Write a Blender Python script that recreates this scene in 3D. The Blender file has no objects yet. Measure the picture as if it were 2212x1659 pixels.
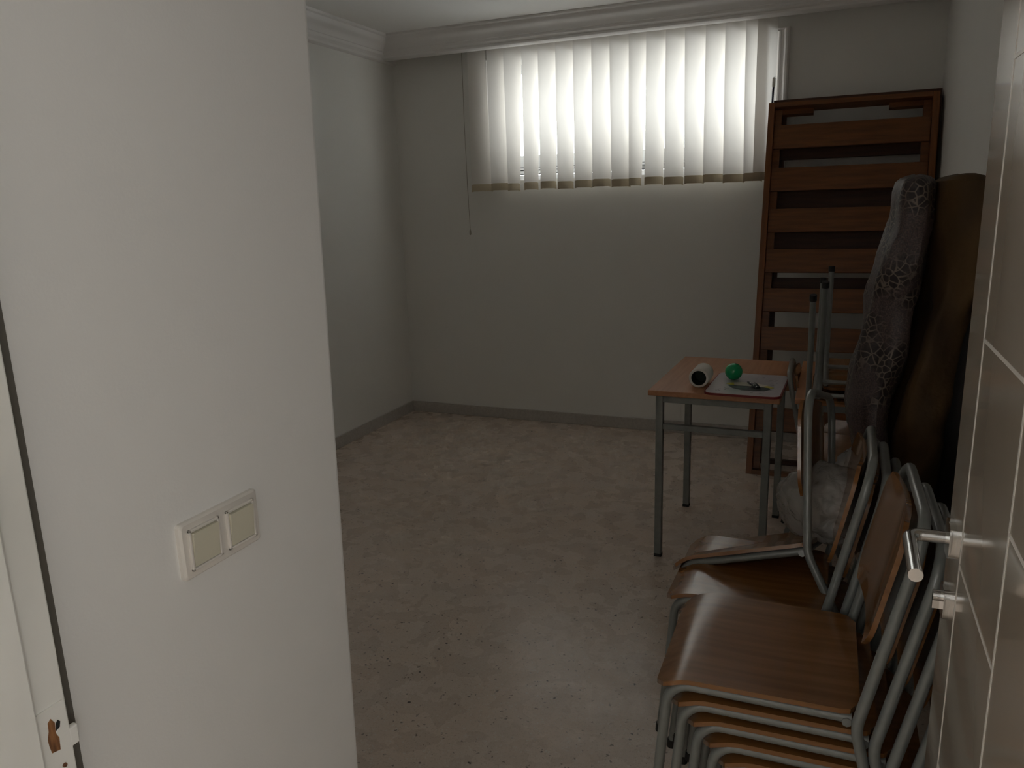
import bpy, bmesh, math, random
from mathutils import Vector, Matrix, Euler, noise
random.seed(7)
S = bpy.context.scene
COL = S.collection
PI = math.pi

# ------------------------------------------------------------------ camera
def camera():
    yaw, pit, rol = (math.radians(a) for a in (23.0, 13.03, -1.74))
    fwd = Vector((-math.sin(yaw)*math.cos(pit), math.cos(yaw)*math.cos(pit), -math.sin(pit)))
    right = Vector((math.cos(yaw), math.sin(yaw), 0))
    up = right.cross(fwd)
    r2 = right*math.cos(rol) + up*math.sin(rol)
    u2 = -right*math.sin(rol) + up*math.cos(rol)
    cd = bpy.data.cameras.new('camera'); cd.sensor_fit = 'HORIZONTAL'; cd.sensor_width = 36.0
    cd.lens = 1675/2212*36.0; cd.clip_start = 0.02
    co = bpy.data.objects.new('camera', cd); COL.objects.link(co)
    m = Matrix((r2, u2, -fwd)).transposed().to_4x4(); m.translation = (0, 0, 1.5)
    co.matrix_world = m
    S.camera = co
camera()

# ------------------------------------------------------------------ world, light, exposure
SKY = 9.4
w = bpy.data.worlds.new('overcast_sky'); S.world = w; w.use_nodes = True
bg = w.node_tree.nodes['Background']; bg.inputs[0].default_value = (0.965, 0.975, 0.985, 1); bg.inputs[1].default_value = SKY
def portal(name, loc, rot, sx, sy):            # sampling guides in the window and the added hall openings
    l = bpy.data.lights.new(name, 'AREA'); l.shape = 'RECTANGLE'; l.size = sx; l.size_y = sy
    l.cycles.is_portal = True
    o = bpy.data.objects.new(name, l); COL.objects.link(o); o.location = loc; o.rotation_euler = rot
portal('window_portal', (-1.28, 5.22, 2.03), (-PI/2, 0, 0), 1.76, 0.76)
portal('added_hall_portal_right', (1.37, -1.0, 1.9), (0, PI/2, 0), 0.7, 0.8)
portal('added_hall_portal_left', (-1.52, -1.7, 1.75), (0, -PI/2, 0), 0.75, 0.85)
S.cycles.diffuse_bounces = 8
vs = S.view_settings
vs.view_transform = 'Standard'; vs.look = 'None'; vs.exposure = 0.0; vs.gamma = 1.0; vs.use_curve_mapping = False

# ------------------------------------------------------------------ materials
def mat(name, col, rough=0.6, metal=0.0, spec=0.5, bump=None, noise_col=None, coat=0.0):
    """principled material; noise_col=(colour2, scale(xyz), detail, lo, hi); bump=(scale, strength, dist)"""
    m = bpy.data.materials.new(name); m.use_nodes = True
    nt = m.node_tree; p = nt.nodes['Principled BSDF']
    p.inputs['Base Color'].default_value = (*col, 1); p.inputs['Roughness'].default_value = rough
    p.inputs['Metallic'].default_value = metal; p.inputs['Specular IOR Level'].default_value = spec
    p.inputs['Coat Weight'].default_value = coat; p.inputs['Coat Roughness'].default_value = 0.06
    tc = nt.nodes.new('ShaderNodeTexCoord')
    if noise_col:
        c2, sc, det, lo, hi = noise_col
        mp = nt.nodes.new('ShaderNodeMapping'); mp.inputs['Scale'].default_value = sc
        nt.links.new(tc.outputs['Object'], mp.inputs[0])
        n = nt.nodes.new('ShaderNodeTexNoise'); n.inputs['Scale'].default_value = 1.0; n.inputs['Detail'].default_value = det
        nt.links.new(mp.outputs[0], n.inputs['Vector'])
        r = nt.nodes.new('ShaderNodeValToRGB')
        r.color_ramp.elements[0].position = lo; r.color_ramp.elements[0].color = (*col, 1)
        r.color_ramp.elements[1].position = hi; r.color_ramp.elements[1].color = (*c2, 1)
        nt.links.new(n.outputs['Fac'], r.inputs[0]); nt.links.new(r.outputs[0], p.inputs['Base Color'])
    if bump:
        n2 = nt.nodes.new('ShaderNodeTexNoise'); n2.inputs['Scale'].default_value = bump[0]; n2.inputs['Detail'].default_value = 4
        nt.links.new(tc.outputs['Object'], n2.inputs['Vector'])
        b = nt.nodes.new('ShaderNodeBump'); b.inputs['Strength'].default_value = bump[1]; b.inputs['Distance'].default_value = bump[2]
        nt.links.new(n2.outputs['Fac'], b.inputs['Height']); nt.links.new(b.outputs[0], p.inputs['Normal'])
    return m

def floor_mat():
    m = mat('terrazzo', (0.5, 0.45, 0.38), 0.3, bump=(7, 0.012, 0.01)); nt = m.node_tree; p = nt.nodes['Principled BSDF']
    L = nt.links.new; N = nt.nodes.new
    tc = N('ShaderNodeTexCoord')
    def vor(scale, rnd, thr0, thr1):
        wv = N('ShaderNodeTexNoise'); wv.inputs['Scale'].default_value = scale*1.3; wv.inputs['Detail'].default_value = 2
        L(tc.outputs['Object'], wv.inputs['Vector'])
        mx = N('ShaderNodeMix'); mx.data_type = 'VECTOR'; mx.inputs[0].default_value = 0.02
        L(tc.outputs['Object'], mx.inputs[4]); L(wv.outputs['Color'], mx.inputs[5])
        v = N('ShaderNodeTexVoronoi'); v.inputs['Scale'].default_value = scale; L(mx.outputs[1], v.inputs['Vector'])
        s = N('ShaderNodeSeparateColor'); L(v.outputs['Color'], s.inputs[0])
        size = N('ShaderNodeMath'); size.operation = 'GREATER_THAN'; size.inputs[1].default_value = rnd; L(s.outputs[0], size.inputs[0])
        mr = N('ShaderNodeMapRange'); mr.inputs[1].default_value = thr0; mr.inputs[2].default_value = thr1
        mr.inputs[3].default_value = 1; mr.inputs[4].default_value = 0; L(v.outputs['Distance'], mr.inputs[0])
        mu = N('ShaderNodeMath'); mu.operation = 'MULTIPLY'; L(size.outputs[0], mu.inputs[0]); L(mr.outputs[0], mu.inputs[1])
        return mu.outputs[0], v
    base = N('ShaderNodeTexNoise'); base.inputs['Scale'].default_value = 5; base.inputs['Detail'].default_value = 6; L(tc.outputs['Object'], base.inputs['Vector'])
    r = N('ShaderNodeValToRGB'); r.color_ramp.elements[0].position = 0.35; r.color_ramp.elements[0].color = (0.64, 0.525, 0.435, 1)
    r.color_ramp.elements[1].position = 0.65; r.color_ramp.elements[1].color = (0.62, 0.53, 0.46, 1); L(base.outputs['Fac'], r.inputs[0])
    cur = r.outputs[0]
    for sc, rnd, a, b, c in ((170, 0.45, 0.2, 0.5, (0.50, 0.41, 0.33)), (110, 0.72, 0.2, 0.42, (0.66, 0.61, 0.55)), (75, 0.86, 0.18, 0.36, (0.22, 0.18, 0.15)), (42, 0.972, 0.14, 0.24, (0.09, 0.075, 0.065))):
        f, v = vor(sc, rnd, a, b)
        mx = N('ShaderNodeMix'); mx.data_type = 'RGBA'; L(f, mx.inputs[0]); L(cur, mx.inputs[6]); mx.inputs[7].default_value = (*c, 1); cur = mx.outputs[2]
    L(cur, p.inputs['Base Color'])
    wr = N('ShaderNodeTexNoise'); wr.inputs['Scale'].default_value = 9; wr.inputs['Detail'].default_value = 5; L(tc.outputs['Object'], wr.inputs['Vector'])
    mr = N('ShaderNodeMapRange'); mr.inputs[1].default_value = 0.4; mr.inputs[2].default_value = 0.62; mr.inputs[3].default_value = 0.25; mr.inputs[4].default_value = 0.31
    L(wr.outputs['Fac'], mr.inputs[0]); L(mr.outputs[0], p.inputs['Roughness'])
    return m

def fabric_mat(name, col, trans):
    m = bpy.data.materials.new(name); m.use_nodes = True; nt = m.node_tree; nt.nodes.clear()
    N = nt.nodes.new; L = nt.links.new
    o = N('ShaderNodeOutputMaterial'); mx = N('ShaderNodeMixShader'); d = N('ShaderNodeBsdfDiffuse'); t = N('ShaderNodeBsdfTranslucent')
    d.inputs[0].default_value = (*col, 1); t.inputs[0].default_value = (*col, 1); mx.inputs[0].default_value = trans
    L(d.outputs[0], mx.inputs[1]); L(t.outputs[0], mx.inputs[2]); L(mx.outputs[0], o.inputs[0])
    return m

def pane_mat(name, tint, gloss):
    m = bpy.data.materials.new(name); m.use_nodes = True; nt = m.node_tree; nt.nodes.clear()
    N = nt.nodes.new; L = nt.links.new
    o = N('ShaderNodeOutputMaterial'); mx = N('ShaderNodeMixShader'); t = N('ShaderNodeBsdfTransparent'); g = N('ShaderNodeBsdfGlossy')
    fr = N('ShaderNodeFresnel'); fr.inputs[0].default_value = gloss
    t.inputs[0].default_value = (*tint, 1); g.inputs['Roughness'].default_value = 0.02
    L(fr.outputs[0], mx.inputs[0]); L(t.outputs[0], mx.inputs[1]); L(g.outputs[0], mx.inputs[2]); L(mx.outputs[0], o.inputs[0])
    return m

def bag_mat():
    m = bpy.data.materials.new('clear_plastic'); m.use_nodes = True; nt = m.node_tree; nt.nodes.clear()
    N = nt.nodes.new; L = nt.links.new
    o = N('ShaderNodeOutputMaterial')
    t = N('ShaderNodeBsdfTransparent'); d = N('ShaderNodeBsdfDiffuse'); tl = N('ShaderNodeBsdfTranslucent'); g = N('ShaderNodeBsdfGlossy')
    d.inputs[0].default_value = (0.75, 0.72, 0.68, 1); tl.inputs[0].default_value = (0.75, 0.72, 0.68, 1); g.inputs['Roughness'].default_value = 0.07
    t.inputs[0].default_value = (0.95, 0.95, 0.95, 1)
    a = N('ShaderNodeMixShader'); a.inputs[0].default_value = 0.4; L(d.outputs[0], a.inputs[1]); L(tl.outputs[0], a.inputs[2])
    b = N('ShaderNodeMixShader'); b.inputs[0].default_value = 0.40; L(t.outputs[0], b.inputs[1]); L(a.outputs[0], b.inputs[2])
    c = N('ShaderNodeMixShader'); fr = N('ShaderNodeFresnel'); fr.inputs[0].default_value = 1.5
    tc = N('ShaderNodeTexCoord'); n = N('ShaderNodeTexNoise'); n.inputs['Scale'].default_value = 26; n.inputs['Detail'].default_value = 5; n.inputs['Distortion'].default_value = 1.2
    L(tc.outputs['Object'], n.inputs['Vector']); bp = N('ShaderNodeBump'); bp.inputs['Strength'].default_value = 0.9; bp.inputs['Distance'].default_value = 0.012
    L(n.outputs['Fac'], bp.inputs['Height'])
    for s in (d, tl, g, fr): L(bp.outputs[0], s.inputs['Normal'])
    L(fr.outputs[0], c.inputs[0]); L(b.outputs[0], c.inputs[1]); L(g.outputs[0], c.inputs[2]); L(c.outputs[0], o.inputs[0])
    return m

def crackle_mat():
    """purple-grey fabric printed with a net of pale lines around dark cells"""
    m = mat('crackle_fabric', (0.14, 0.10, 0.10), 0.55, bump=(90, 0.5, 0.004)); nt = m.node_tree; p = nt.nodes['Principled BSDF']
    N = nt.nodes.new; L = nt.links.new
    tc = N('ShaderNodeTexCoord')
    v = N('ShaderNodeTexVoronoi'); v.feature = 'DISTANCE_TO_EDGE'; v.inputs['Scale'].default_value = 46; L(tc.outputs['Object'], v.inputs['Vector'])
    r = N('ShaderNodeValToRGB'); r.color_ramp.elements[0].position = 0.03; r.color_ramp.elements[0].color = (0.17, 0.13, 0.10, 1)
    r.color_ramp.elements[1].position = 0.10; r.color_ramp.elements[1].color = (0.018, 0.011, 0.011, 1); L(v.outputs['Distance'], r.inputs[0])
    n = N('ShaderNodeTexNoise'); n.inputs['Scale'].default_value = 9; n.inputs['Detail'].default_value = 3; L(tc.outputs['Object'], n.inputs['Vector'])
    f = N('ShaderNodeTexNoise'); f.inputs['Scale'].default_value = 260; f.inputs['Detail'].default_value = 2; L(tc.outputs['Object'], f.inputs['Vector'])
    r3 = N('ShaderNodeValToRGB'); r3.color_ramp.elements[0].position = 0.4; r3.color_ramp.elements[0].color = (0.050, 0.034, 0.036, 1)
    r3.color_ramp.elements[1].position = 0.7; r3.color_ramp.elements[1].color = (0.125, 0.085, 0.07, 1); L(f.outputs['Fac'], r3.inputs[0])
    r2 = N('ShaderNodeValToRGB'); r2.color_ramp.elements[0].position = 0.42; r2.color_ramp.elements[1].position = 0.56; L(n.outputs['Fac'], r2.inputs[0])
    mx = N('ShaderNodeMix'); mx.data_type = 'RGBA'; L(r2.outputs[0], mx.inputs[0]); L(r3.outputs[0], mx.inputs[6]); L(r.outputs[0], mx.inputs[7])
    L(mx.outputs[2], p.inputs['Base Color'])
    return m

M = {}
M['wall'] = mat('wall_paint', (0.83, 0.82, 0.79), 0.75, spec=0.3, bump=(220, 0.08, 0.002), noise_col=((0.80, 0.79, 0.76), (1.5, 1.5, 1.5), 3, 0.3, 0.7))
M['ceil'] = mat('ceiling_paint', (0.86, 0.85, 0.83), 0.8, spec=0.3)
M['plaster'] = mat('plaster_moulding', (0.82, 0.80, 0.79), 0.6, spec=0.35)
M['floor'] = floor_mat()
M['base'] = mat('skirting_tile', (0.52, 0.49, 0.455), 0.35, noise_col=((0.46, 0.43, 0.40), (60, 60, 60), 4, 0.4, 0.6))
M['white'] = mat('white_gloss_paint', (0.87, 0.86, 0.81), 0.35, noise_col=((0.74, 0.73, 0.68), (6, 6, 3), 4, 0.4, 0.7))
M['rawwood'] = mat('splintered_wood', (0.36, 0.16, 0.06), 0.8, noise_col=((0.12, 0.05, 0.02), (200, 200, 30), 4, 0.35, 0.65))
M['alu'] = mat('white_aluminium', (0.80, 0.81, 0.83), 0.35)
M['seal'] = mat('grey_seal', (0.12, 0.12, 0.13), 0.6)
M['blind'] = fabric_mat('blind_fabric', (0.83, 0.80, 0.765), 0.265)
M['weight'] = mat('blind_weight_pocket', (0.54, 0.465, 0.34), 0.8)
M['cord'] = mat('cord', (0.35, 0.32, 0.27), 0.7)
M['glass'] = pane_mat('window_glass', (0.96, 0.98, 0.97), 1.45)
M['plastic'] = mat('cream_plastic', (0.74, 0.70, 0.64), 0.35)
M['rocker'] = mat('ivory_rocker', (0.68, 0.65, 0.52), 0.3)
M['laminate'] = mat('beige_gloss_laminate', (0.40, 0.345, 0.275), 0.16, spec=0.6, coat=0.35, noise_col=((0.36, 0.31, 0.245), (3, 3, 1.2), 4, 0.35, 0.65))
M['inlay'] = mat('white_inlay', (0.78, 0.74, 0.68), 0.4)
M['chrome'] = mat('chrome', (0.75, 0.76, 0.76), 0.12, metal=1)
M['dark'] = mat('dark_gap', (0.02, 0.02, 0.02), 0.8)
M['gap_shade'] = mat('painted_gap_shade', (0.13, 0.12, 0.10), 0.8)
M['tube'] = mat('grey_steel_tube', (0.20, 0.21, 0.20), 0.3, spec=0.7, coat=0.25, noise_col=((0.17, 0.18, 0.17), (40, 40, 40), 3, 0.4, 0.7))
M['frame'] = mat('grey_square_tube', (0.24, 0.25, 0.235), 0.4, noise_col=((0.20, 0.21, 0.20), (30, 30, 30), 3, 0.4, 0.7))
M['rubber'] = mat('black_rubber', (0.012, 0.012, 0.012), 0.6)
M['ply'] = mat('varnished_plywood', (0.25, 0.110, 0.035), 0.24, spec=0.5, coat=0.5, bump=(30, 0.06, 0.004), noise_col=((0.175, 0.074, 0.023), (3, 45, 45), 5, 0.35, 0.68))
M['desk'] = mat('beech_laminate', (0.50, 0.235, 0.115), 0.42, noise_col=((0.42, 0.19, 0.088), (70, 4, 70), 5, 0.35, 0.68))
M['pine'] = mat('orange_varnished_pine', (0.22, 0.078, 0.021), 0.4, bump=(20, 0.05, 0.003), noise_col=((0.135, 0.046, 0.013), (5, 60, 60), 6, 0.35, 0.7))
M['pine_v'] = mat('orange_varnished_pine_board', (0.25, 0.085, 0.022), 0.4, noise_col=((0.16, 0.053, 0.015), (60, 60, 5), 6, 0.35, 0.7))
M['darkpine'] = mat('dark_stained_pine', (0.085, 0.030, 0.014), 0.5, noise_col=((0.055, 0.02, 0.009), (5, 60, 60), 5, 0.35, 0.7))
M['crackle'] = crackle_mat()
M['mustard'] = mat('mustard_velvet', (0.115, 0.060, 0.016), 0.8, bump=(14, 0.5, 0.02), noise_col=((0.040, 0.021, 0.007), (5, 5, 2.2), 3, 0.4, 0.68))
M['bag'] = bag_mat()
M['paper'] = mat('white_paper', (0.78, 0.75, 0.70), 0.85, bump=(60, 0.3, 0.003))
M['core'] = mat('dark_green_core', (0.03, 0.045, 0.03), 0.7)
M['ball'] = mat('green_plastic', (0.0, 0.36, 0.12), 0.25, coat=0.3)
M['board'] = mat('whiteboard_face', (0.66, 0.63, 0.67), 0.25, coat=0.4)
M['red'] = mat('dark_red_edge', (0.22, 0.018, 0.015), 0.5)
M['ink'] = mat('black_ink', (0.02, 0.028, 0.025), 0.6)
M['dgreen'] = mat('dark_green_ink', (0.02, 0.05, 0.038), 0.5)
M['yellow'] = mat('yellow_paint', (0.55, 0.47, 0.05), 0.5)
M['steelpen'] = mat('dark_grey_plastic', (0.08, 0.07, 0.085), 0.3)
M['cream'] = mat('cream_card', (0.62, 0.58, 0.48), 0.7)
M['navy'] = mat('navy_plastic', (0.015, 0.018, 0.06), 0.4)

# ------------------------------------------------------------------ mesh helpers
def empty(name, loc=(0, 0, 0), rot=(0, 0, 0)):
    o = bpy.data.objects.new(name, None); COL.objects.link(o); o.location = loc; o.rotation_euler = rot
    o.empty_display_size = 0.1
    return o
def tag(o, label, cat, group=None):
    o['label'] = label; o['category'] = cat
    if group: o['group'] = group
    return o
def obj(name, bm, m, parent=None, smooth=False, loc=None, rot=None):
    me = bpy.data.meshes.new(name)
    bmesh.ops.recalc_face_normals(bm, faces=bm.faces)
    bm.to_mesh(me); bm.free()
    if m is not None: me.materials.append(m)
    if smooth:
        for p in me.polygons: p.use_smooth = True
        me.set_sharp_from_angle(angle=math.radians(38))
    o = bpy.data.objects.new(name, me); COL.objects.link(o)
    if parent: o.parent = parent
    if loc: o.location = loc
    if rot: o.rotation_euler = rot
    return o
def struct(o, label=None):
    o['kind'] = 'structure'
    if label: o['label'] = label
    return o
def box(bm, x0, x1, y0, y1, z0, z1, bev=0.0, seg=2):
    r = bmesh.ops.create_cube(bm, size=1.0)
    vs = r['verts']
    for v in vs:
        v.co = Vector((x0 + (v.co.x + .5)*(x1 - x0), y0 + (v.co.y + .5)*(y1 - y0), z0 + (v.co.z + .5)*(z1 - z0)))
    if bev > 0:
        es = list({e for v in vs for e in v.link_edges})
        bmesh.ops.bevel(bm, geom=es, offset=bev, segments=seg, profile=0.5, affect='EDGES')
    return bm
def B(x0, x1, y0, y1, z0, z1, bev=0.0, seg=2):
    return box(bmesh.new(), x0, x1, y0, y1, z0, z1, bev, seg)
def fillet(pts, radii, n=7):
    """polyline with rounded corners"""
    P = [Vector(p) for p in pts]; out = [P[0]]
    for i in range(1, len(P)-1):
        r = radii[i-1]
        if r <= 0: out.append(P[i]); continue
        a = (P[i-1]-P[i]); b = (P[i+1]-P[i]); an = a.normalized(); bn = b.normalized()
        ang = an.angle(bn); t = min(r/math.tan(ang/2), a.length*.49, b.length*.49); rr = t*math.tan(ang/2)
        c = P[i] + (an+bn).normalized()*(rr/math.sin(ang/2))
        u = (P[i]+an*t-c); v = (P[i]+bn*t-c); tot = u.angle(v)
        for k in range(n+1):
            f = k/n; s = math.sin(tot)
            out.append(c + (u*math.sin((1-f)*tot) + v*math.sin(f*tot))/s)
    out.append(P[-1]); return out
def tube(bm, path, r, seg=10, cap=True):
    path = [Vector(p) for p in path]; rings = []
    t0 = (path[1]-path[0]).normalized(); ref = Vector((0, 0, 1)) if abs(t0.z) < .9 else Vector((0, 1, 0))
    nrm = (ref - t0*ref.dot(t0)).normalized()
    for i, p in enumerate(path):
        if i == 0: t = t0
        elif i == len(path)-1: t = (path[-1]-path[-2]).normalized()
        else: t = ((path[i+1]-p).normalized() + (p-path[i-1]).normalized()).normalized()
        nrm = (nrm - t*nrm.dot(t)).normalized(); bn = t.cross(nrm)
        rr = r[i] if isinstance(r, (list, tuple)) else r
        rings.append([bm.verts.new(p + (nrm*math.cos(2*PI*k/seg) + bn*math.sin(2*PI*k/seg))*rr) for k in range(seg)])
    for a, b in zip(rings, rings[1:]):
        for k in range(seg): bm.faces.new((a[k], a[(k+1) % seg], b[(k+1) % seg], b[k]))
    if cap: bm.faces.new(rings[0]); bm.faces.new(rings[-1])
    return bm
def sheet(bm, fn, nu, nv, th=0.0, nfn=None):
    """grid surface fn(u,v)->Vector; closed slab when th>0 (offset along nfn or -z)"""
    g = [[bm.verts.new(fn(i/nu, j/nv)) for j in range(nv+1)] for i in range(nu+1)]
    for i in range(nu):
        for j in range(nv): bm.faces.new((g[i][j], g[i+1][j], g[i+1][j+1], g[i][j+1]))
    if th > 0:
        d = nfn if nfn else (lambda u, v: Vector((0, 0, -1)))
        h = [[bm.verts.new(fn(i/nu, j/nv) + d(i/nu, j/nv)*th) for j in range(nv+1)] for i in range(nu+1)]
        for i in range(nu):
            for j in range(nv): bm.faces.new((h[i][j], h[i][j+1], h[i+1][j+1], h[i+1][j]))
        for i in range(nu):
            bm.faces.new((g[i][0], h[i][0], h[i+1][0], g[i+1][0])); bm.faces.new((g[i][nv], g[i+1][nv], h[i+1][nv], h[i][nv]))
        for j in range(nv):
            bm.faces.new((g[0][j], g[0][j+1], h[0][j+1], h[0][j])); bm.faces.new((g[nu][j], h[nu][j], h[nu][j+1], g[nu][j+1]))
    return bm
def prism(bm, prof, path_fn, n=1):
    """extrude closed 2-D profile between two stations path_fn(k) -> function(profile point)->Vector"""
    rings = [[bm.verts.new(path_fn(k)(p)) for p in prof] for k in range(n+1)]
    m = len(prof)
    for a, b in zip(rings, rings[1:]):
        for k in range(m): bm.faces.new((a[k], a[(k+1) % m], b[(k+1) % m], b[k]))
    bm.faces.new(rings[0]); bm.faces.new(rings[-1])
    return bm
def rrect(x0, x1, y0, y1, r, n=5):
    pts = []
    for cx, cy, a0 in ((x1-r, y1-r, 0), (x0+r, y1-r, PI/2), (x0+r, y0+r, PI), (x1-r, y0+r, 3*PI/2)):
        for k in range(n+1): a = a0 + PI/2*k/n; pts.append((cx + r*math.cos(a), cy + r*math.sin(a)))
    return pts
def lathe(bm, prof, seg=24, mtx=None):
    mtx = mtx or Matrix()
    rings = [[bm.verts.new(mtx @ Vector((r*math.cos(2*PI*k/seg), r*math.sin(2*PI*k/seg), z))) for k in range(seg)] for r, z in prof]
    for a, b in zip(rings, rings[1:]):
        for k in range(seg): bm.faces.new((a[k], a[(k+1) % seg], b[(k+1) % seg], b[k]))
    return bm, rings

# ------------------------------------------------------------------ room shell
YB, XL, XR, ZC = 4.95, -2.92, 0.45, 2.60
WX0, WX1, WZ0, WZ1 = -2.15, -0.405, 1.655, 2.40
struct(obj('floor', B(-3.2, 2.0, -3.0, 5.3, -0.10, 0.0), M['floor']))
struct(obj('ceiling', B(-3.2, 2.0, -3.0, 5.3, ZC, ZC+0.12), M['ceil']))
bm = bmesh.new()
box(bm, XL-.2, WX0, YB, YB+.25, 0, ZC); box(bm, WX1, XR+.2, YB, YB+.25, 0, ZC)
box(bm, WX0, WX1, YB, YB+.25, 0, WZ0); box(bm, WX0, WX1, YB, YB+.25, WZ1, ZC)
struct(obj('wall_back', bm, M['wall']))
struct(obj('wall_left', B(XL-.2, XL, 0.96, YB+.25, 0, ZC), M['wall']))
struct(obj('wall_right', B(XR, XR+.2, 0.30, YB+.25, 0, ZC), M['wall']))
bm = prism(bmesh.new(), [(XL-.2, .96), (-.95, .96), (-.95, .30), (-.80, .30), (-.80, 1.072), (-.801, 1.077), (-.805, 1.08), (XL-.2, 1.08)], lambda k: (lambda p: Vector((p[0], p[1] + (-.022, .045)[k]*(p[1] > 1.05)*(p[0] > -.9), (0, ZC)[k]))))
struct(obj('wall_entry', bm, M['wall']))
bm = bmesh.new(); box(bm, -2.2, -.94, .30, .44, 0, ZC); box(bm, .235, 1.8, .30, .47, 0, ZC); box(bm, -.80, .235, .30, .47, 2.12, ZC)
struct(obj('wall_front', bm, M['wall']))
# hall behind the camera, unseen side openings added to let daylight onto entry wall and door
def holed(x0, x1, y0, y1, h0, h1, z0, z1):
    bm = bmesh.new(); box(bm, x0, x1, y0, h0, 0, ZC); box(bm, x0, x1, h1, y1, 0, ZC); box(bm, x0, x1, h0, h1, 0, z0); box(bm, x0, x1, h0, h1, z1, ZC)
    return bm
struct(obj('wall_hall_left', holed(-1.6, -1.45, -2.7, .32, -2.125, -1.275, 1.375, 2.125), M['wall']))
struct(obj('wall_hall_right', holed(1.3, 1.45, -2.7, .32, -1.4, -0.6, 1.55, 2.25), M['wall']))
struct(obj('wall_hall_back', B(-1.6, 1.45, -2.75, -2.6, 0, ZC), M['wall']))
# skirting
struct(obj('baseboard_back', B(XL, XR, YB-.012, YB, 0, .078, .003), M['base']))
struct(obj('baseboard_left', B(XL, XL+.012, 1.08, YB-.012, 0, .078, .003), M['base']))
struct(obj('baseboard_right', B(XR-.012, XR, .47, YB-.012, 0, .078, .003), M['base']))
# plaster cornice
CP = [(0, 0), (.125, 0), (.125, -.014), (.112, -.020), (.108, -.038), (.098, -.050), (.080, -.058), (.066, -.072), (.058, -.090), (.056, -.094),
      (.050, -.096), (.048, -.112), (.036, -.122), (.030, -.128), (.030, -.142), (.018, -.150), (0, -.150)]
bm = prism(bmesh.new(), CP, lambda k: (lambda p: Vector((XL + p[0], (1.08, YB)[k], ZC + p[1]))))
struct(obj('trim_1', bm, M['plaster'], smooth=True), 'plaster cornice along the left wall')
PY = 4.80
bm = prism(bmesh.new(), CP[:-1] + [(0, -.150), (-.028, -.150), (-.028, 0)], lambda k: (lambda p: Vector(((XL, XR)[k], PY - p[0], ZC + p[1]*.92))))
struct(obj('trim_2', bm, M['plaster'], smooth=True), 'plaster pelmet cornice in front of the blind')

# window casing (moulded) on the back wall
def casing():
    prof = [(0, 0), (0, .016), (.006, .026), (.018, .030), (.028, .026), (.034, .012), (.048, .012), (.054, .034), (.064, .042), (.078, .042), (.088, .034), (.092, 0)]
    bm = bmesh.new(); W = .092
    st = [(WX0, WZ0), (WX0, WZ1), (WX1, WZ1), (WX1, WZ0)]; dr = [(-1, 0), (-1, .25), (1, .25), (1, 0)]
    rings = []
    for (x, z), (dx, dz) in zip(st, dr):
        rings.append([bm.verts.new((x + dx*p[0]*.80, YB - p[1], z + dz*p[0])) for p in prof])
    n = len(prof)
    for i in range(3):
        a = rings[i]; b = rings[i+1]
        for k in range(n-1): bm.faces.new((a[k], a[k+1], b[k+1], b[k]))
    return bm
win = struct(empty('window_1', (0, 0, 0)), 'high wide sliding window behind the vertical blind')
obj('casing', casing(), M['plaster'], win, True)
fy0, fy1 = YB+.16, YB+.22
bm = bmesh.new()
box(bm, WX0, WX0+.04, fy0, fy1, WZ0, WZ1); box(bm, WX1-.022, WX1, fy0, fy1, WZ0, WZ1)
box(bm, WX0, WX1, fy0, fy1, WZ1-.03, WZ1); box(bm, WX0, WX1, fy0, fy1, WZ0, WZ0+.035)
obj('window_frame', bm, M['alu'], win)
bm = bmesh.new()
for z in (WZ0+.040, WZ0+.066): box(bm, WX0+.04, WX1-.04, fy0+.012, fy1-.012, z, z+.006)
obj('track_rail', bm, M['seal'], win)
for k, (x0, x1, y) in enumerate(((WX0+.04, -1.27, fy0+.012), (-1.32, WX1-.022, fy0+.036))):
    bm = bmesh.new(); t = .022
    box(bm, x0, x0+.045, y, y+t, WZ0+.045, WZ1-.03); box(bm, x1-.03, x1, y, y+t, WZ0+.045, WZ1-.03)
    box(bm, x0, x1, y, y+t, WZ0+.045, WZ0+.165); box(bm, x0, x1, y, y+t, WZ1-.055, WZ1-.03)
    s = obj('sash', bm, M['alu'], win)
    bm = B(x0+.045, x1-.03, y+.009, y+.013, WZ0+.165, WZ1-.055)
    obj('pane', bm, M['glass'], s)
    bm = bmesh.new(); box(bm, x0+.045, x1-.045, y+.002, y+.006, WZ0+.160, WZ0+.166); box(bm, x0+.045, x1-.045, y+.002, y+.006, WZ1-.058, WZ1-.054)
    box(bm, x0+.045, x1-.045, y-.001, y+.003, WZ0+.085, WZ0+.089)
    obj('seal', bm, M['seal'], s)
obj('handle', B(WX1-.075, WX1-.050, fy0-.022, fy0+.012, 1.93, 2.05, .005), M['alu'], win)

# ------------------------------------------------------------------ door frame and door
jx = -.757
fr = struct(empty('trim_3', (0, 0, 0)), 'white painted door frame with a broken strike plate')
bm = bmesh.new(); box(bm, -.80, jx, .458, .500, 0, 2.12, .002); box(bm, -.80, jx+.012, .29, .459, 0, 2.12, .002)
obj('jamb', bm, M['white'], fr)
obj('jamb', B(.185, .235, .29, .455, 0, 2.12, .002), M['white'], fr)
obj('head', B(-.80, .235, .29, .500, 2.08, 2.12, .002), M['white'], fr)
obj('gap_shade_strip', B(-.8005, -.7955, .500, .5325, 0, 2.1), M['gap_shade'], fr)  # dark strip painted in for the shadow line where jamb meets wall
bm = prism(bmesh.new(), rrect(.4625, .497, .905, .988, .004), lambda k: (lambda p: Vector((jx + (0, .0018)[k], p[0], p[1]))))
box(bm, jx-.006, jx+.0018, .496, .508, .927, .950, .002)
obj('strike_plate', bm, M['white'], fr)
hole = [(.474, .936), (.4835, .934), (.4845, .948), (.4815, .956), (.4825, .968), (.479, .975), (.475, .972), (.4745, .962), (.472, .954), (.4725, .945)]
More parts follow.
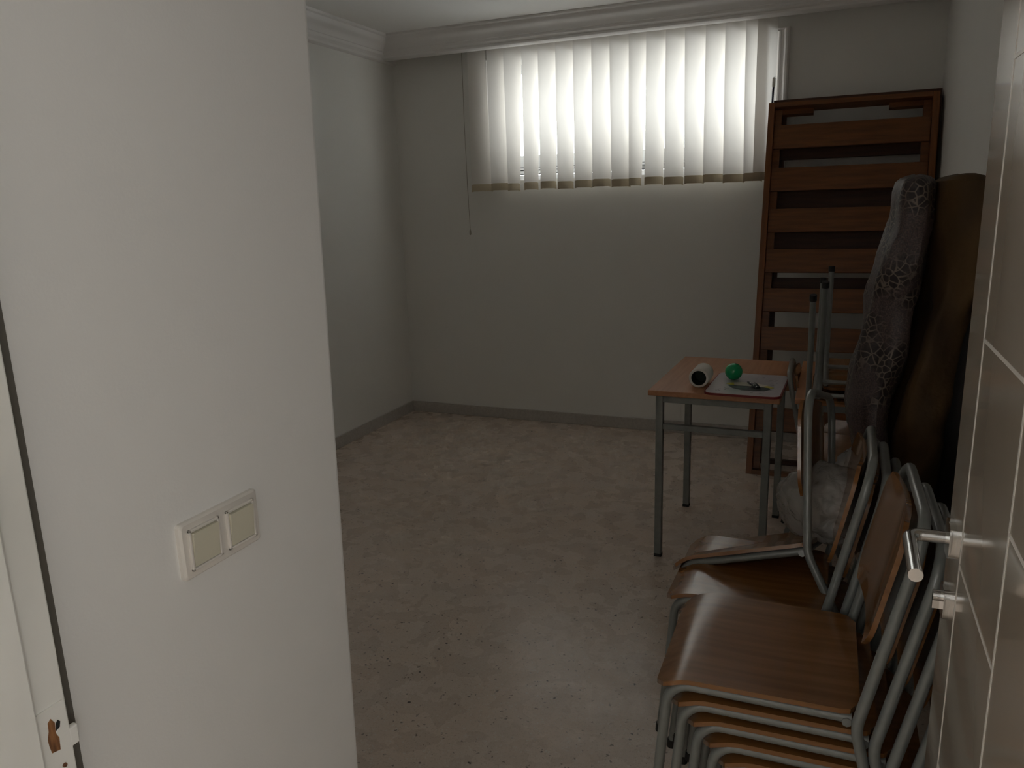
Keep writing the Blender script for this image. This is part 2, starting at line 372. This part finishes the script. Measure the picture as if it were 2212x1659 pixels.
bm = prism(bmesh.new(), hole, lambda k: (lambda p: Vector((jx + (.0006, .0024)[k], p[0], p[1]))))
obj('splintered_hole', bm, M['rawwood'], fr)
hole2 = [(.4825, .958), (.487, .960), (.4885, .966), (.486, .969), (.4835, .966)]
bm = prism(bmesh.new(), hole2, lambda k: (lambda p: Vector((jx + (.0006, .0026)[k], p[0], p[1]))))
obj('bolt_hole', bm, M['dark'], fr)
bm = bmesh.new(); lathe(bm, [(0.0005, .0022), (.0022, .0018), (.0026, 0)], 10, Matrix.Translation((jx+.0018, .485, .913)) @ Matrix.Rotation(PI/2, 4, 'Y'))
obj('screw', bm, M['rawwood'], fr)

DX = .18                       # visible face of the open leaf (faces -x)
door = struct(empty('door_1', (DX, .455, 0)), 'open beige gloss door with pale inlay lines')
def dobj(name, bm, m, smooth=False, parent=None):
    o = obj(name, bm, m, parent or door, smooth)
    if not parent: o.matrix_parent_inverse = Matrix.Translation((-DX, -.455, 0))
    return o
dobj('leaf', B(DX, DX+.04, .457, 1.283, .008, 2.07, .0015), M['laminate'])
iw = .0026
for y in (1.158, .890, .622):
    dobj('inlay_strip', B(DX-.0006, DX+.004, y-iw, y+iw, .01, 2.068), M['inlay'])
for z in (.35, .67, .99, 1.31, 1.655, 1.98):
    dobj('inlay_strip', B(DX-.0006, DX+.004, .890+iw, 1.158-iw, z-iw, z+iw), M['inlay'])
for z in (.51, 1.15, 1.80):
    dobj('inlay_strip', B(DX-.0006, DX+.004, .622+iw, .890-iw, z-iw, z+iw), M['inlay'])
rose = bmesh.new(); prism(rose, rrect(1.202, 1.254, .974, 1.026, .012), lambda k: (lambda p: Vector((DX + (.001, -.009)[k], p[0], p[1]))))
dobj('handle_rose', rose, M['chrome'], True)
bm = tube(bmesh.new(), fillet([(DX-.006, 1.228, 1.0), (DX-.060, 1.228, 1.0), (DX-.062, 1.075, 1.004)], [.018]), .0095, 14)
dobj('lever_handle', bm, M['chrome'], True)
cyl = bmesh.new(); prism(cyl, rrect(1.204, 1.252, .876, .924, .012), lambda k: (lambda p: Vector((DX + (.001, -.008)[k], p[0], p[1]))))
dobj('lock_rose', cyl, M['chrome'], True)
bm = bmesh.new(); tube(bm, [(DX-.004, 1.228, .906), (DX-.020, 1.228, .906)], .0085, 14); box(bm, DX-.020, DX-.004, 1.224, 1.232, .886, .904)
dobj('lock_cylinder', bm, M['chrome'], True)
dobj('latch_plate', B(DX+.010, DX+.030, 1.2815, 1.285, .86, 1.08), M['chrome'])

# ------------------------------------------------------------------ light switch
sw = tag(empty('light_switch', (-.80, .79, 1.054)), 'cream double light switch on the pale wall beside the doorway', 'light switch')
bm = prism(bmesh.new(), rrect(-.076, .076, -.041, .041, .006), lambda k: (lambda p: Vector(((0, .006, .009)[k], p[0]*(1, 1, .96)[k], p[1]*(1, 1, .93)[k]))), 2)
obj('frame', bm, M['plastic'], sw, True)
for cy in (-.0355, .0355):
    bm = bmesh.new(); a = .0285; b = .030
    for (y0, y1, z0, z1) in ((-a, -a+.004, -b, b), (a-.004, a, -b, b), (-a, a, b-.004, b), (-a, a, -b, -b+.004)):
        box(bm, .008, .0125, cy+y0, cy+y1, z0, z1, .001)
    rim = obj('surround', bm, M['plastic'], sw)
    bm = prism(bmesh.new(), rrect(cy-a+.005, cy+a-.005, -b+.005, b-.0058, .002), lambda k: (lambda p: Vector((((.008, .0135 + .0025*p[1]/b))[k], p[0], p[1]))))
    obj('rocker', bm, M['rocker'], sw)

# ------------------------------------------------------------------ vertical blind
blind = tag(empty('vertical_blind', (-1.35, 4.87, 2.5)), 'cream vertical fabric blind hanging over the high window', 'blind')
def bl(name, bm, m, smooth=False, parent=None):
    o = obj(name, bm, m, parent or blind, smooth)
    if not parent: o.matrix_parent_inverse = Matrix.Translation((1.35, -4.87, -2.5))
    return o
bl('headrail', B(-2.36, -.36, 4.853, 4.893, 2.545, 2.585, .003), M['alu'])
SL = [(-2.301, -2.204, -2.303, -2.176), (-2.164, -2.061, -2.16, -2.052), (-2.048, -1.946, -2.04, -1.979), (-1.923, -1.827, -1.925, -1.851), (-1.814, -1.711, -1.812, -1.726), (-1.699, -1.596, -1.695, -1.609), (-1.585, -1.477, -1.58, -1.485), (-1.468, -1.363, -1.464, -1.361), (-1.355, -1.243, -1.341, -1.236), (-1.236, -1.136, -1.232, -1.168), (-1.13, -1.019, -1.134, -1.032), (-1.015, -0.908, -1.014, -0.908), (-0.905, -0.787, -0.891, -0.786), (-0.786, -0.677, -0.782, -0.669), (-0.677, -0.564, -0.666, -0.552), (-0.565, -0.455, -0.55, -0.45), (-0.5, -0.398, -0.497, -0.392)]
for i, (a, b, c, d) in enumerate(SL):
    zb = 1.594 + .003*math.sin(i*2.1)
    def fn(u, v, a=a, b=b, c=c, d=d, zb=zb):
        s = v**1.3
        l = a + (c-a)*s; r = b + (d-b)*s; wd = r-l
        x = l + wd*u; bow = .008*math.sin(PI*u)
        return Vector((x, 4.842 + .060*u - bow, 2.545 + (zb-2.545)*v))
    s = bl('slat', sheet(bmesh.new(), fn, 8, 14), M['blind'], True)
    bm = bmesh.new()
    def fw(u, v, fn=fn, zb=zb):
        p = fn(u, 1.0); p.z = zb - .002 + v*.046 - (.004 if u in (0, 1) else 0); p.y -= .0025; return p
    sheet(bm, fw, 8, 2, .005, lambda u, v: Vector((0, 1, 0)))
    k = obj('bottom_weight', bm, M['weight'], s)
bm = tube(bmesh.new(), [(-2.352, 4.868, 2.54), (-2.352, 4.866, 2.0), (-2.345, 4.862, 1.6), (-2.338, 4.862, 1.34)], .0018, 6)
bl('pull_cord', bm, M['cord'])
bm = tube(bmesh.new(), [(-2.338, 4.862, 1.345), (-2.338, 4.862, 1.335), (-2.338, 4.862, 1.312), (-2.338, 4.862, 1.305)], [.002, .006, .007, .003], 8)
bl('cord_weight', bm, M['cord'], True)

# ------------------------------------------------------------------ slatted bed frames leaning on the back wall
BED_W, BED_L = .84, 2.06
SLZ = [1.825, 1.596, 1.375, 1.158, .947, .74, .525, .305]
def bed(name, loc, tilt, label, slats, wood, woodv, shift_w=0, depth=.10):
    o = tag(empty(name, loc, (-tilt, 0, 0)), label, 'bed frame', 'slatted bed frames stood on end')
    W = BED_W; t = .032
    # local: x width, z length, y depth (0 = face towards the room)
    obj('side_board', B(-W/2, -W/2+t, 0, depth, 0, BED_L, .002), woodv, o)
    obj('side_board', B(W/2-t, W/2, 0, depth, 0, BED_L, .002), woodv, o)
    obj('end_board', B(-W/2+t, W/2-t, 0, depth, BED_L-.026, BED_L, .002), wood, o)
    obj('end_board', B(-W/2+t, W/2-t, 0, depth, 0, .026, .002), wood, o)
    for s in (-1, 1):
        x0, x1 = sorted((s*(W/2-t), s*(W/2-t-.038)))
        obj('ledger', B(x0, x1, .040, .075, .03, BED_L-.03, .002), wood, o)
    for s in (-1, 1):
        x0, x1 = sorted((s*(W/2-t-.02), s*(W/2-t-.20)))
        obj('corner_block', B(x0, x1, .055, depth, BED_L-.052, BED_L-.026), wood, o)
    sl = None
    for k, z in enumerate(slats):
        bm = B(-W/2+t+.001, W/2-t-.001, .020, .039, -.0645, .0645, .003)
        if sl is None: sl = obj('slat', bm, wood, o)
        else:
            bm.free(); c = sl.copy(); COL.objects.link(c); c.parent = o; sl2 = c
        (sl if k == 0 else sl2).location = (random.uniform(-.0005, .0005), 0, z)
    return o
tl = math.atan2(.47, 2.0); ct = math.cos(tl)
bed('bed_frame', (0.005, 4.27, 0), tl, 'orange pine slatted bed frame stood upright nearest the tables', [z/ct for z in SLZ], M['pine'], M['pine_v'])
tl2 = math.atan2(.36, 2.0)
bed('bed_frame', (0.022, 4.475, 0), tl2, 'darker slatted bed frame behind the orange one, against the back wall', [1.795, 1.509, 1.283, 1.005, .725, .50, .25], M['darkpine'], M['darkpine'], depth=.07)
# thin stick on top of the frame
st = tag(empty('marker_stick', (-.400, 4.775, 1.995)), 'thin navy stick with a white tip above the bed frame corner', 'stick')
bm = tube(bmesh.new(), [(0, 0, 0), (.001, 0, .06), (.002, 0, .098)], .0055, 8); obj('shaft', bm, M['navy'], st, True)
bm = tube(bmesh.new(), [(.002, 0, .096), (.002, 0, .100), (.003, 0, .140), (.003, 0, .148)], [.006, .0085, .0085, .004], 8); obj('tip', bm, M['white'], st, True)

# ------------------------------------------------------------------ school chair
def make_chair():
    o = empty('school_chair')
    r = .0105; w = .17
    for s in (1, -1):
        bm = tube(bmesh.new(), fillet([(.212, s*w, .012), (.178, s*w, .40), (-.158, s*w, .40)], [.05], 8), r, 10)
        f = obj('front_leg_and_rail', bm, M['tube'], o, True)
        bm = tube(bmesh.new(), [(.2135, s*w, 0), (.2118, s*w, .022)], .0125, 10); obj('foot_cap', bm, M['rubber'], f, True)
    hw = w + .0215
    pts = [(-.252, hw, .012), (-.165, hw, .395), (-.250, hw, .795), (-.250, -hw, .795), (-.165, -hw, .395), (-.252, -hw, .012)]
    bm = tube(bmesh.new(), fillet(pts, [.10, .075, .075, .10], 8), r, 10)
    h = obj('back_hoop', bm, M['tube'], o, True)
    for s in (1, -1):
        bm = tube(bmesh.new(), [(-.2545, s*hw, 0), (-.2497, s*hw, .022)], .0125, 10); obj('foot_cap', bm, M['rubber'], h, True)
    for x in (.10, -.150):
        bm = tube(bmesh.new(), [(x, -w-(.012 if x < 0 else 0), .396), (x, w+(.012 if x < 0 else 0), .396)], .009, 8); obj('crossbar', bm, M['tube'], o, True)
    # seat: moulded plywood, rolled front edge, dished, rounded corners
    def fs(u, v):
        x = -.172 + .376*u
        e = min(u, 1-u); k = 0.0
        if u > .90: k = (u-.90)/.10
        if u < .10: k = (.10-u)/.10
        hwid = .186 - .030*(1-math.sqrt(max(0, 1-k*k))) - .006*(1-u)
        y = (v*2-1)*hwid
        z = .4215 - .005*math.sin(PI*v)*math.sin(PI*min(1, u*1.2))
        if u > .80: z -= .028*((u-.80)/.20)**2
        return Vector((x, y, z))
    obj('seat', sheet(bmesh.new(), fs, 22, 16, .010), M['ply'], o, True)
    # backrest panel: curved plywood inside the hoop, in front of the tubes
    def fb(u, v):
        z = .535 + .245*u
        k = abs(u*2-1); hwid = .176*(1 - .22*max(0, k-.55)**2/.2)
        y = (v*2-1)*hwid
        x = -.165 - .085*(z-.395)/.40 + .0135 - .012*(1-(v*2-1)**2) + .006
        return Vector((x, y, z))
    obj('backrest', sheet(bmesh.new(), fb, 14, 14, .009, lambda u, v: Vector((1, 0, .2)).normalized()), M['ply'], o, True)
    return o
chair0 = make_chair(); _used = [False]
def chair(loc, rot, label, group):
    if not _used[0]: o = chair0; _used[0] = True
    else:
        o = chair0.copy(); COL.objects.link(o)
        for ch in list(chair0.children):
            c = ch.copy(); COL.objects.link(c); c.parent = o
            for g in list(ch.children):
                d = g.copy(); COL.objects.link(d); d.parent = c
    o.location = loc; o.rotation_euler = Euler(rot); tag(o, label, 'chair', group)
    return o
R = math.radians
# front stack (five chairs, facing left)
G1 = 'chairs in the front stack'
nth = ['topmost chair of the front stack, broad plywood seat fully in view', 'second chair from the top of the front stack by the door', 'third chair from the top of the front stack by the door', 'fourth chair from the top of the front stack by the door', 'lowest chair of the front stack by the door']
for k in range(5):
    chair((-.090 + .031*k, 1.555 + .002*k, .16 - .040*k), (0, 0, R(180.8 + .3*math.sin(k*3))), nth[k], G1)
# rear stack, with one tilted chair dropped on top
G2 = 'chairs in the rear stack'
nth = ['chair under the tilted chair, dark plywood seat in shadow, rear stack', 'second chair below the tilted chair in the rear stack', 'third chair below the tilted chair in the rear stack', 'lowest chair of the rear stack, under the tilted chair']
for k in range(4):
    chair((-.152 + .031*k, 1.975, .12 - .040*k), (0, 0, R(179)), nth[k], G2)
chair((-.057, 2.015, .162), (R(16.0), R(17.0), R(176.0)), 'tilted chair holding the plastic bag, on top of the rear stack', G2)
# chair tucked under the right desk, its hoop between the two desks
chair((.085, 3.445, 0), (0, 0, R(1)), 'chair tucked under the right desk, its hoop rising between the desks', 'chairs at the desks')
# two chairs upside down on the right desk
chair((.112, 3.205, 1.1645), (PI, R(-2), R(90)), 'upside-down chair lying directly on the right desk, legs in the air', 'chairs at the desks')
chair((.145, 3.245, 1.208), (PI, R(-2), R(91)), 'upside-down chair nested on the other upturned chair on the desk', 'chairs at the desks')

# ------------------------------------------------------------------ desks
def desk(loc, rz, wx, label):
    o = tag(empty('school_desk', loc, (0, 0, rz)), label, 'desk', 'school desks')
    d = .75; h = .74; t = .022
    obj('tabletop', B(0, wx, 0, d, h-t, h, .003), M['desk'], o)
    lx0, lx1, ly0, ly1 = .045, wx-.045, .03, .63; q = .030
    bm = bmesh.new()
    for y in (ly0, ly1): box(bm, lx0, lx1, y-q/2+.003, y+q/2-.003, h-t-.030, h-t, .002)
    for x in (lx0, lx1): box(bm, x-q/2+.003, x+q/2-.003, ly0, ly1, h-t-.030, h-t, .002)
    obj('apron_frame', bm, M['frame'], o)
    for x in (lx0, lx1):
        for y in (ly0, ly1):
            l = obj('leg', B(x-q/2, x+q/2, y-q/2, y+q/2, .012, h-t, .003), M['frame'], o)
            obj('foot_cap', B(x-q/2-.001, x+q/2+.001, y-q/2-.001, y+q/2+.001, 0, .014, .002), M['rubber'], l)
    obj('stretcher', B(lx0+q/2, lx1-q/2, ly0-.011, ly0+.011, .572, .596, .002), M['frame'], o)
    return o
desk((-.697, 3.068, 0), R(-1.2), .517, 'orange-topped school desk carrying the white board and green ball')
desk((-.128, 3.085, 0), R(.3), .545, 'orange-topped school desk carrying the upside-down chairs by the right wall')

# ------------------------------------------------------------------ things on the left desk
zt = .7402
bd = tag(empty('whiteboard', (-.473, 3.052, zt), (0, 0, R(-1.5))), 'small white drawing board with a dark red rim lying on the desk', 'board')
bm = prism(bmesh.new(), rrect(0, .295, 0, .40, .035), lambda k: (lambda p: Vector((p[0], p[1], (0, .0085)[k])))); obj('rim', bm, M['red'], bd)
bm = prism(bmesh.new(), rrect(.005, .290, .005, .395, .031), lambda k: (lambda p: Vector((p[0], p[1], (.006, .0098)[k])))); obj('face', bm, M['board'], bd)
def flat(name, pts, z0, z1, m):
    return obj(name, prism(bmesh.new(), pts, lambda k: (lambda p: Vector((p[0], p[1], (z0, z1)[k])))), m, bd)
zf = .0097
blob = [(.075, .150), (.100, .105), (.140, .078), (.185, .072), (.225, .085), (.245, .115), (.235, .160), (.200, .190), (.150, .200), (.105, .190)]
flat('dark_drawing', blob, zf, zf+.0004, M['ink'])
flat('green_patch', [(.088, .140), (.115, .108), (.150, .105), (.165, .125), (.130, .150)], zf, zf+.0008, M['dgreen'])
flat('yellow_band', [(.060, .185), (.085, .160), (.160, .172), (.245, .140), (.256, .150), (.240, .172), (.165, .205), (.090, .205)], zf, zf+.0010, M['yellow'])
flat('cream_shape', [(.090, .200), (.100, .158), (.205, .152), (.230, .180), (.180, .215), (.120, .218)], zf, zf+.0014, M['cream'])
for i in range(26):
    x = random.uniform(.16, .27) if i % 3 else random.uniform(.03, .12); y = random.uniform(.03, .11) if i % 2 else random.uniform(.19, .33); l = random.uniform(.006, .022)
    if i % 3 == 0: y = random.uniform(.04, .10); l *= .4
    flat('pen_mark', [(x, y), (x+l, y+.002), (x+l, y+.0042), (x, y+.0022)], zf, zf+.0004, M['ink'])
pc = tag(empty('pen', (-.300, 3.215, zt+.0155), (0, 0, R(118))), 'dark grey pen lying across the drawing on the board', 'pen')
bm = tube(bmesh.new(), [(-.05, 0, 0), (-.046, 0, 0), (.035, 0, 0), (.05, 0, 0)], [.003, .0055, .0055, .002], 10); obj('barrel', bm, M['steelpen'], pc, True)
bm = tube(bmesh.new(), [(-.055, 0, 0), (-.02, 0, 0)], .0062, 10); obj('cap', bm, M['chrome'], pc, True)
pc = tag(empty('binder_clip', (-.283, 3.190, zt+.0105), (0, 0, R(25))), 'small black clip next to the pen on the board', 'clip')
bm = prism(bmesh.new(), [(-.014, 0), (.014, 0), (.003, .016), (-.003, .016)], lambda k: (lambda p: Vector((p[0], (-.016, .016)[k], p[1])))); obj('body', bm, M['ink'], pc)
bm = tube(bmesh.new(), fillet([(-.003, -.008, .014), (-.024, -.005, .020), (-.024, .005, .020), (-.003, .008, .014)], [.003, .003], 4), .0011, 6); obj('wire', bm, M['chrome'], pc, True)
# green ball
bm = bmesh.new(); bmesh.ops.create_uvsphere(bm, u_segments=32, v_segments=20, radius=.036)
o = obj('ball', bm, M['ball'], None, True); o.location = (-.385, 3.305, zt+.0098+.0358); tag(o, 'glossy green plastic ball standing on the white board', 'ball')
# paper roll
rl = tag(empty('paper_roll', (-.508, 3.165, zt+.0405), (0, 0, R(-1))), 'white paper roll lying on its side at the desk edge', 'paper roll')
mt = Matrix.Rotation(-PI/2, 4, 'X')
bm, rg = lathe(bmesh.new(), [(.0305, 0), (.0385, 0), (.0405, .003), (.0405, .117), (.0385, .12), (.0305, .12)], 32, mt); obj('paper', bm, M['paper'], rl, True)
bm, rg = lathe(bmesh.new(), [(.0290, .001), (.0306, .001), (.0306, .119), (.0290, .119), (.0290, .001)], 32, mt); obj('core', bm, M['core'], rl, True)
bm, rg = lathe(bmesh.new(), [(.0003, .075), (.0288, .075), (.0288, .077), (.0003, .077)], 24, mt); obj('inner_plug', bm, M['core'], rl, True)

# ------------------------------------------------------------------ folded mattress leaning in the right corner
def lobe(name, data, yc, b, m, parent, amp, seed):
    bm = bmesh.new(); NS = 40; NR = 44
    def at(t):
        f = t*(len(data)-1); i = min(int(f), len(data)-2); f -= i
        p0 = data[max(i-1, 0)]; p1 = data[i]; p2 = data[i+1]; p3 = data[min(i+2, len(data)-1)]
        return [0.5*((2*q1) + (-q0+q2)*f + (2*q0-5*q1+4*q2-q3)*f*f + (-q0+3*q1-3*q2+q3)*f**3) for q0, q1, q2, q3 in zip(p0, p1, p2, p3)]
    rings = []
    ts = [0, 0.004, .012, .025] + [.025 + .95*k/NS for k in range(1, NS+1)] + [.99, 1.0]
    for t in ts:
        x, z, a = at(t)
        e = 1.0
        if t < .03: e = math.sqrt(max(.02, 1-((.03-t)/.03)**2))
        if t > .97: e = math.sqrt(max(.02, 1-((t-.97)/.03)**2))
        ring = []
        for k in range(NR):
            an = 2*PI*k/NR; c, s = math.cos(an), math.sin(an)
            ex = .82
            px = math.copysign(abs(c)**ex, c)*a*e; py = math.copysign(abs(s)**ex, s)*b*(.55+.45*e)
            nz = noise.noise(Vector((px*9+seed, py*6, z*3.2)))*amp + noise.noise(Vector((px*22+seed, py*14, z*9)))*amp*.4
            ring.append(bm.verts.new((x + px*(1+nz*2.5), yc + py*(1+nz), z + nz*.06)))
        rings.append(ring)
    for a_, b_ in zip(rings, rings[1:]):
        for k in range(NR): bm.faces.new((a_[k], a_[(k+1) % NR], b_[(k+1) % NR], b_[k]))
    bm.faces.new(rings[0]); bm.faces.new(rings[-1])
    return obj(name, bm, m, parent, True)
mx = tag(empty('folded_mattress', (0, 0, 0)), 'folded mattress with crackle-print and mustard covers slumped against the right wall', 'mattress')
L1 = [(0.197, 1.545, 0.046), (0.197, 1.428, 0.060), (0.179, 1.307, 0.073), (0.151, 1.168, 0.075), (0.13, 1.024, 0.072), (0.110, 0.906, 0.062), (0.115, 0.786, 0.050), (0.135, 0.66, 0.050), (0.15, 0.5, 0.05), (.16, .30, .05), (.17, .03, .05)]
L2 = [(0.309, 1.545, 0.056), (0.31, 1.412, 0.064), (0.298, 1.28, 0.070), (0.283, 1.143, 0.074), (0.260, 1.002, 0.078), (0.240, 0.855, 0.079), (0.232, 0.704, 0.076), (0.235, 0.549, 0.070), (.25, .35, .07), (.26, .03, .07)]
lobe('crackle_cover', L1, 2.60, .20, M['crackle'], mx, .26, 3.1)
lobe('mustard_cover', L2, 2.62, .19, M['mustard'], mx, .30, 11.7)

M['dark_fill'] = mat('black_brown_fill', (0.014, 0.011, 0.009), 0.9, bump=(14, 0.4, 0.02))
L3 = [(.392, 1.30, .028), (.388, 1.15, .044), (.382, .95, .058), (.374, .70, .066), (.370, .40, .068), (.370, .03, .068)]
lobe('dark_lobe', L3, 2.60, .17, M['dark_fill'], mx, .2, 21.0)  # near-black lobe filling the space between mustard cover and right wall

# ------------------------------------------------------------------ clear plastic bag on the tilted chair
def bag():
    o = tag(empty('plastic_bag', (.005, 2.13, .69)), 'crumpled translucent plastic bag slumped on the tilted chair', 'bag')
    bm = bmesh.new(); bmesh.ops.create_icosphere(bm, subdivisions=5, radius=1.0)
    for v in bm.verts:
        p = v.co.copy()
        d = 1 + .16*noise.noise(p*1.6) + .09*noise.noise(p*4+Vector((5, 2, 1))) + .05*abs(noise.noise(p*9))
        q = Vector((p.x*.118*d, p.y*.100*d, p.z*.112*d))
        if q.z < -.085: q.z = -.085 + (q.z+.085)*.25
        v.co = q
    obj('body', bm, M['bag'], o, True)
    bm = bmesh.new(); bmesh.ops.create_icosphere(bm, subdivisions=4, radius=1.0)
    for v in bm.verts:
        p = v.co.copy(); d = 1 + .28*noise.noise(p*2.2+Vector((3, 3, 3))) + .12*noise.noise(p*6)
        v.co = Vector((.078 + p.x*.060*d + p.z*.028, .03 + p.y*.05*d, .105 + p.z*.075*d))
    obj('gathered_neck', bm, M['bag'], o, True)
bag()
